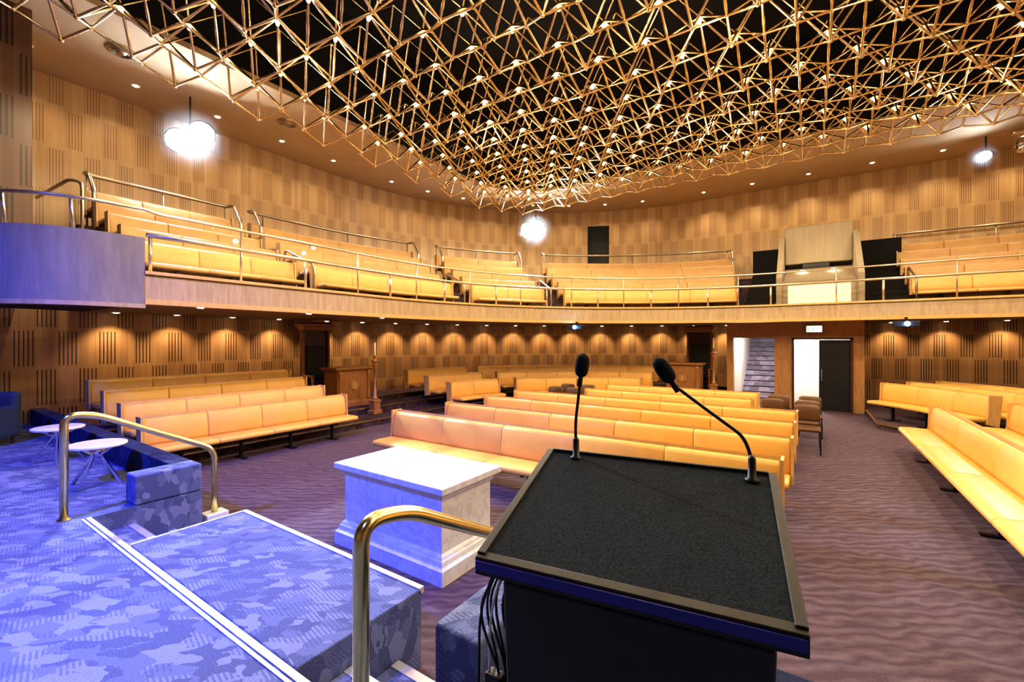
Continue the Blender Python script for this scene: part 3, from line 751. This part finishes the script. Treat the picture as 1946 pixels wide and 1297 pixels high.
# ------------------------------------------------------------ downlights
WARM=(1,.72,.42)
dl_me=None
def downlight(loc,power,label,group,size=110,mat=DOWN,tilt=(0,0),sc=1):
    global dl_me
    e=thing('recessed_downlight',label,'downlight',loc,0,group)
    if dl_me is None:
        a=mk('trim_ring',*lathe([(.065,-.012),(.085,-.012),(.09,0),(.06,0)],18),WHITE,e); b=mk('lamp',*lathe([(.001,-.02),(.045,-.02),(.06,-.008),(.06,-.002)],16),mat,e); dl_me=(a.data,b.data)
    else:
        for nm_,m_ in zip(('trim_ring','lamp'),dl_me):
            o=bpy.data.objects.new(nm_,m_); COL.objects.link(o); o.parent=e
    spot('lamp_beam',(loc[0],loc[1],loc[2]-.05),(loc[0]+tilt[0],loc[1]+tilt[1],loc[2]-2),power,WARM,size,.8,.04,e)
for t in [-3.9,-2.8,-1.6,-.4]+[5+5.7*i for i in range(14)]:
    x,y,nx,ny=gal(3.9)(t); downlight((x,y,2.715),85,'small warm recessed downlight in balcony soffit','downlights under the balcony',105,tilt=(nx*.3,ny*.3))
for x in (2.2,3.5,4.8,6.1): downlight((x,18.9,2.715),85,'small warm recessed downlight in balcony soffit','downlights under the balcony',105,tilt=(0,.3))
for x,y in ((-9.2,3.5),(-9.2,5.6),(-9.3,7.7)): downlight((x,y,2.715),45,'small warm recessed downlight in balcony soffit','downlights under the balcony',120)
for y in (1.9,3.6,5.3,7.0,8.7): downlight((-12.9,y,ZC-.003),60,'recessed downlight in plaster ceiling','ceiling perimeter downlights',125,tilt=(-.3,0))
for a in range(8,86,10):
    c,s_=math.cos(R(a)),math.sin(R(a)); downlight((-4-8.9*c,9.8+8.9*s_,ZC-.003),65,'recessed downlight in plaster ceiling','ceiling perimeter downlights',125,tilt=(-.3*c,.3*s_))
for x in (-3.5,-1.8,-.05,1.7,3.4,5.1): downlight((x,18.75,ZC-.003),110,'recessed downlight in plaster ceiling','ceiling perimeter downlights',110,tilt=(0,.45))
for x,y in ((-11.6,3.0),(-11.7,6.5)):
    e=thing('ceiling_vent','round bronze ceiling air diffuser','vent',(x,y,ZC-.003)); mk('diffuser',*lathe([(.25,0),(.24,-.03),(.19,-.05),(.18,-.02),(.13,-.06),(.12,-.03),(.06,-.07),(.02,-.07)],24),STEEL,e)
# ------------------------------------------------------------ floodlights
GLARE=bpy.data.materials.new('glare_halo'); GLARE.use_nodes=True; hn=GLARE.node_tree; hn.nodes.remove(hn.nodes['Principled BSDF'])  # scatter sphere added round each floodlight to imitate lens glare
vs_=hn.nodes.new('ShaderNodeVolumeScatter'); tcn=hn.nodes.new('ShaderNodeTexCoord'); ln=hn.nodes.new('ShaderNodeVectorMath'); ln.operation='LENGTH'
hn.links.new(tcn.outputs['Object'],ln.inputs[0])
dn=M(hn,'MAXIMUM',M(hn,'SUBTRACT',1,ln.outputs['Value']),0); dn=M(hn,'MULTIPLY',M(hn,'POWER',dn,2.2),.35)
hn.links.new(dn,vs_.inputs['Density']); hn.links.new(vs_.outputs[0],hn.nodes['Material Output'].inputs['Volume'])
def flood(loc,target,power,col,size,r,lamps,halo_r,name='stage_floodlight'):
    e=thing(name,'black stage floodlight glowing bright blue-white on ceiling bracket','stage light',loc,0,'stage floodlights')
    dirv=(Vector(target)-Vector(loc)).normalized(); q=dirv.to_track_quat('-Z','Y'); mt=q.to_matrix()
    for (dx,dz) in lamps:
        c=mt@Vector((dx,dz,0))
        v,f=lathe([(r*.5,.3),(r*.9,.22),(r*1.08,0),(r*1.08,-.03),(r*.98,-.03),(r*.96,.01)],24); v=[tuple(mt@Vector(p)+c) for p in v]; mk('housing',v,f,BLACK,e)
        v,f=lathe([(.001,-.045),(r*.5,-.04),(r*.95,-.015),(r*.95,.0)],24); v=[tuple(mt@Vector(p)+c) for p in v]; mk('lens',v,f,FLOOD,e)
    v,f=tube([(0,0,.05),(0,0,ZC-.004-loc[2])],.02,8); mk('bracket',v,f,BLACK,e)
    spot('flood_beam',tuple(Vector(loc)+dirv*.12),target,power,col,size,.5,.07,e)
    spot('flood_spill',tuple(Vector(loc)+dirv*.12),target,power*.10,col,165,.8,.12,e)
    bm=bmesh.new(); bmesh.ops.create_icosphere(bm,subdivisions=4,radius=1); me=bpy.data.meshes.new('glare_halo'); bm.to_mesh(me); bm.free(); me.materials.append(GLARE)
    h=bpy.data.objects.new('glare_halo',me); COL.objects.link(h); h.parent=e; h.location=dirv*.25; h.scale=(halo_r,halo_r,halo_r); h['kind']='stuff'
flood((-12.4,4.5,7.0),(-1.3,1.5,.9),4800,(.68,.80,1),56,.27,[(-.22,.17),(.22,-.12)],.98)
flood((-9.7,16.2,6.9),(-2.5,2.5,.5),3600,(.84,.90,1),50,.34,[(-.05,0),(.32,-.08)],1.05)
flood((4.2,18.2,7.45),(-4,1.5,.5),1200,(.6,.8,1),50,.13,[(0,0)],.5)
mh=thing('moving_head_light','silver moving-head spotlight hung from ceiling bracket','stage light',(4.9,18.1,7.606))
mk('head',*lathe([(.10,-.2),(.14,-.1),(.14,.12),(.08,.2)],16,(0,0,-.05)),CHROME,mh,smooth=True)
for sx in (-.18,.15): mk('yoke_arm',*boxg(sx,sx+.03,-.05,.05,-.08,.3),CHROME,mh)
mk('base_box',*boxg(-.22,.22,-.12,.12,.28,.39),CHROME,mh,bevel=.02)
for (x,y) in ((-6.05,12.6),(2.0,14.75)):
    e=thing('projector','small black projector with glowing cyan lens under balcony edge','projector',(x,y,2.53),0,'projectors under the balcony')
    mk('body',*boxg(-.25,.25,-.15,.15,-.07,.07),BLKPL,e,bevel=.02); mk('mount',*boxg(-.03,.03,-.03,.03,.07,.17),BLACK,e)
    v,f=lathe([(.055,0),(.06,.03),(.04,.035)],14); v=[(a,-.15-c,b) for a,b,c in v]; mk('lens',v,f,CYAN,e)
    point('projector_glow',(x,y-.3,2.5),6,(.1,.4,1),.03)
# ------------------------------------------------------------ general lighting (bulbs of the frame)
for x in (-8.5,-4.8,-1.1,2.6,6):
    for y in (2.5,6.5,10.3,13.8):
        spot('frame_bulb_beam',(x,y,6.95),(x,y,0),260,(1,.78,.50),170,.25,.1)
for x,y in ((-7.5,4.5),(-3,5),(1.5,6),(-6.5,9),(-6.8,12.8),(-2,11.5),(3,12.5),(-1,8)):
    point('frame_bulb_light',(x,y,6.7),105,(1,.76,.47),.1)
spot('blue_wash_light',(-4.0,-3.5,7.4),(-6.2,1.5,.5),6200,(.045,.085,1),66,.7,.15)
spot('blue_wash_light',(-7.5,-4.0,6.0),(-10.0,.9,3.2),2200,(.03,.09,1),26,.8,.15)
spot('white_stage_light',(-1.0,-3.0,7.4),(-3.4,1.5,.5),420,(.45,.52,1),44,.7,.15)
w=bpy.data.worlds.new('world'); S.world=w; w.use_nodes=True
w.node_tree.nodes['Background'].inputs[0].default_value=(.9,.7,.5,1); w.node_tree.nodes['Background'].inputs[1].default_value=.02
# ------------------------------------------------------------ camera
cd=bpy.data.cameras.new('camera'); co=bpy.data.objects.new('camera',cd); COL.objects.link(co)
co.location=(0,0,2.1); co.rotation_euler=(R(90),0,R(34)); cd.sensor_width=36; cd.lens=15.54; cd.clip_start=.05; cd.clip_end=100
S.camera=co
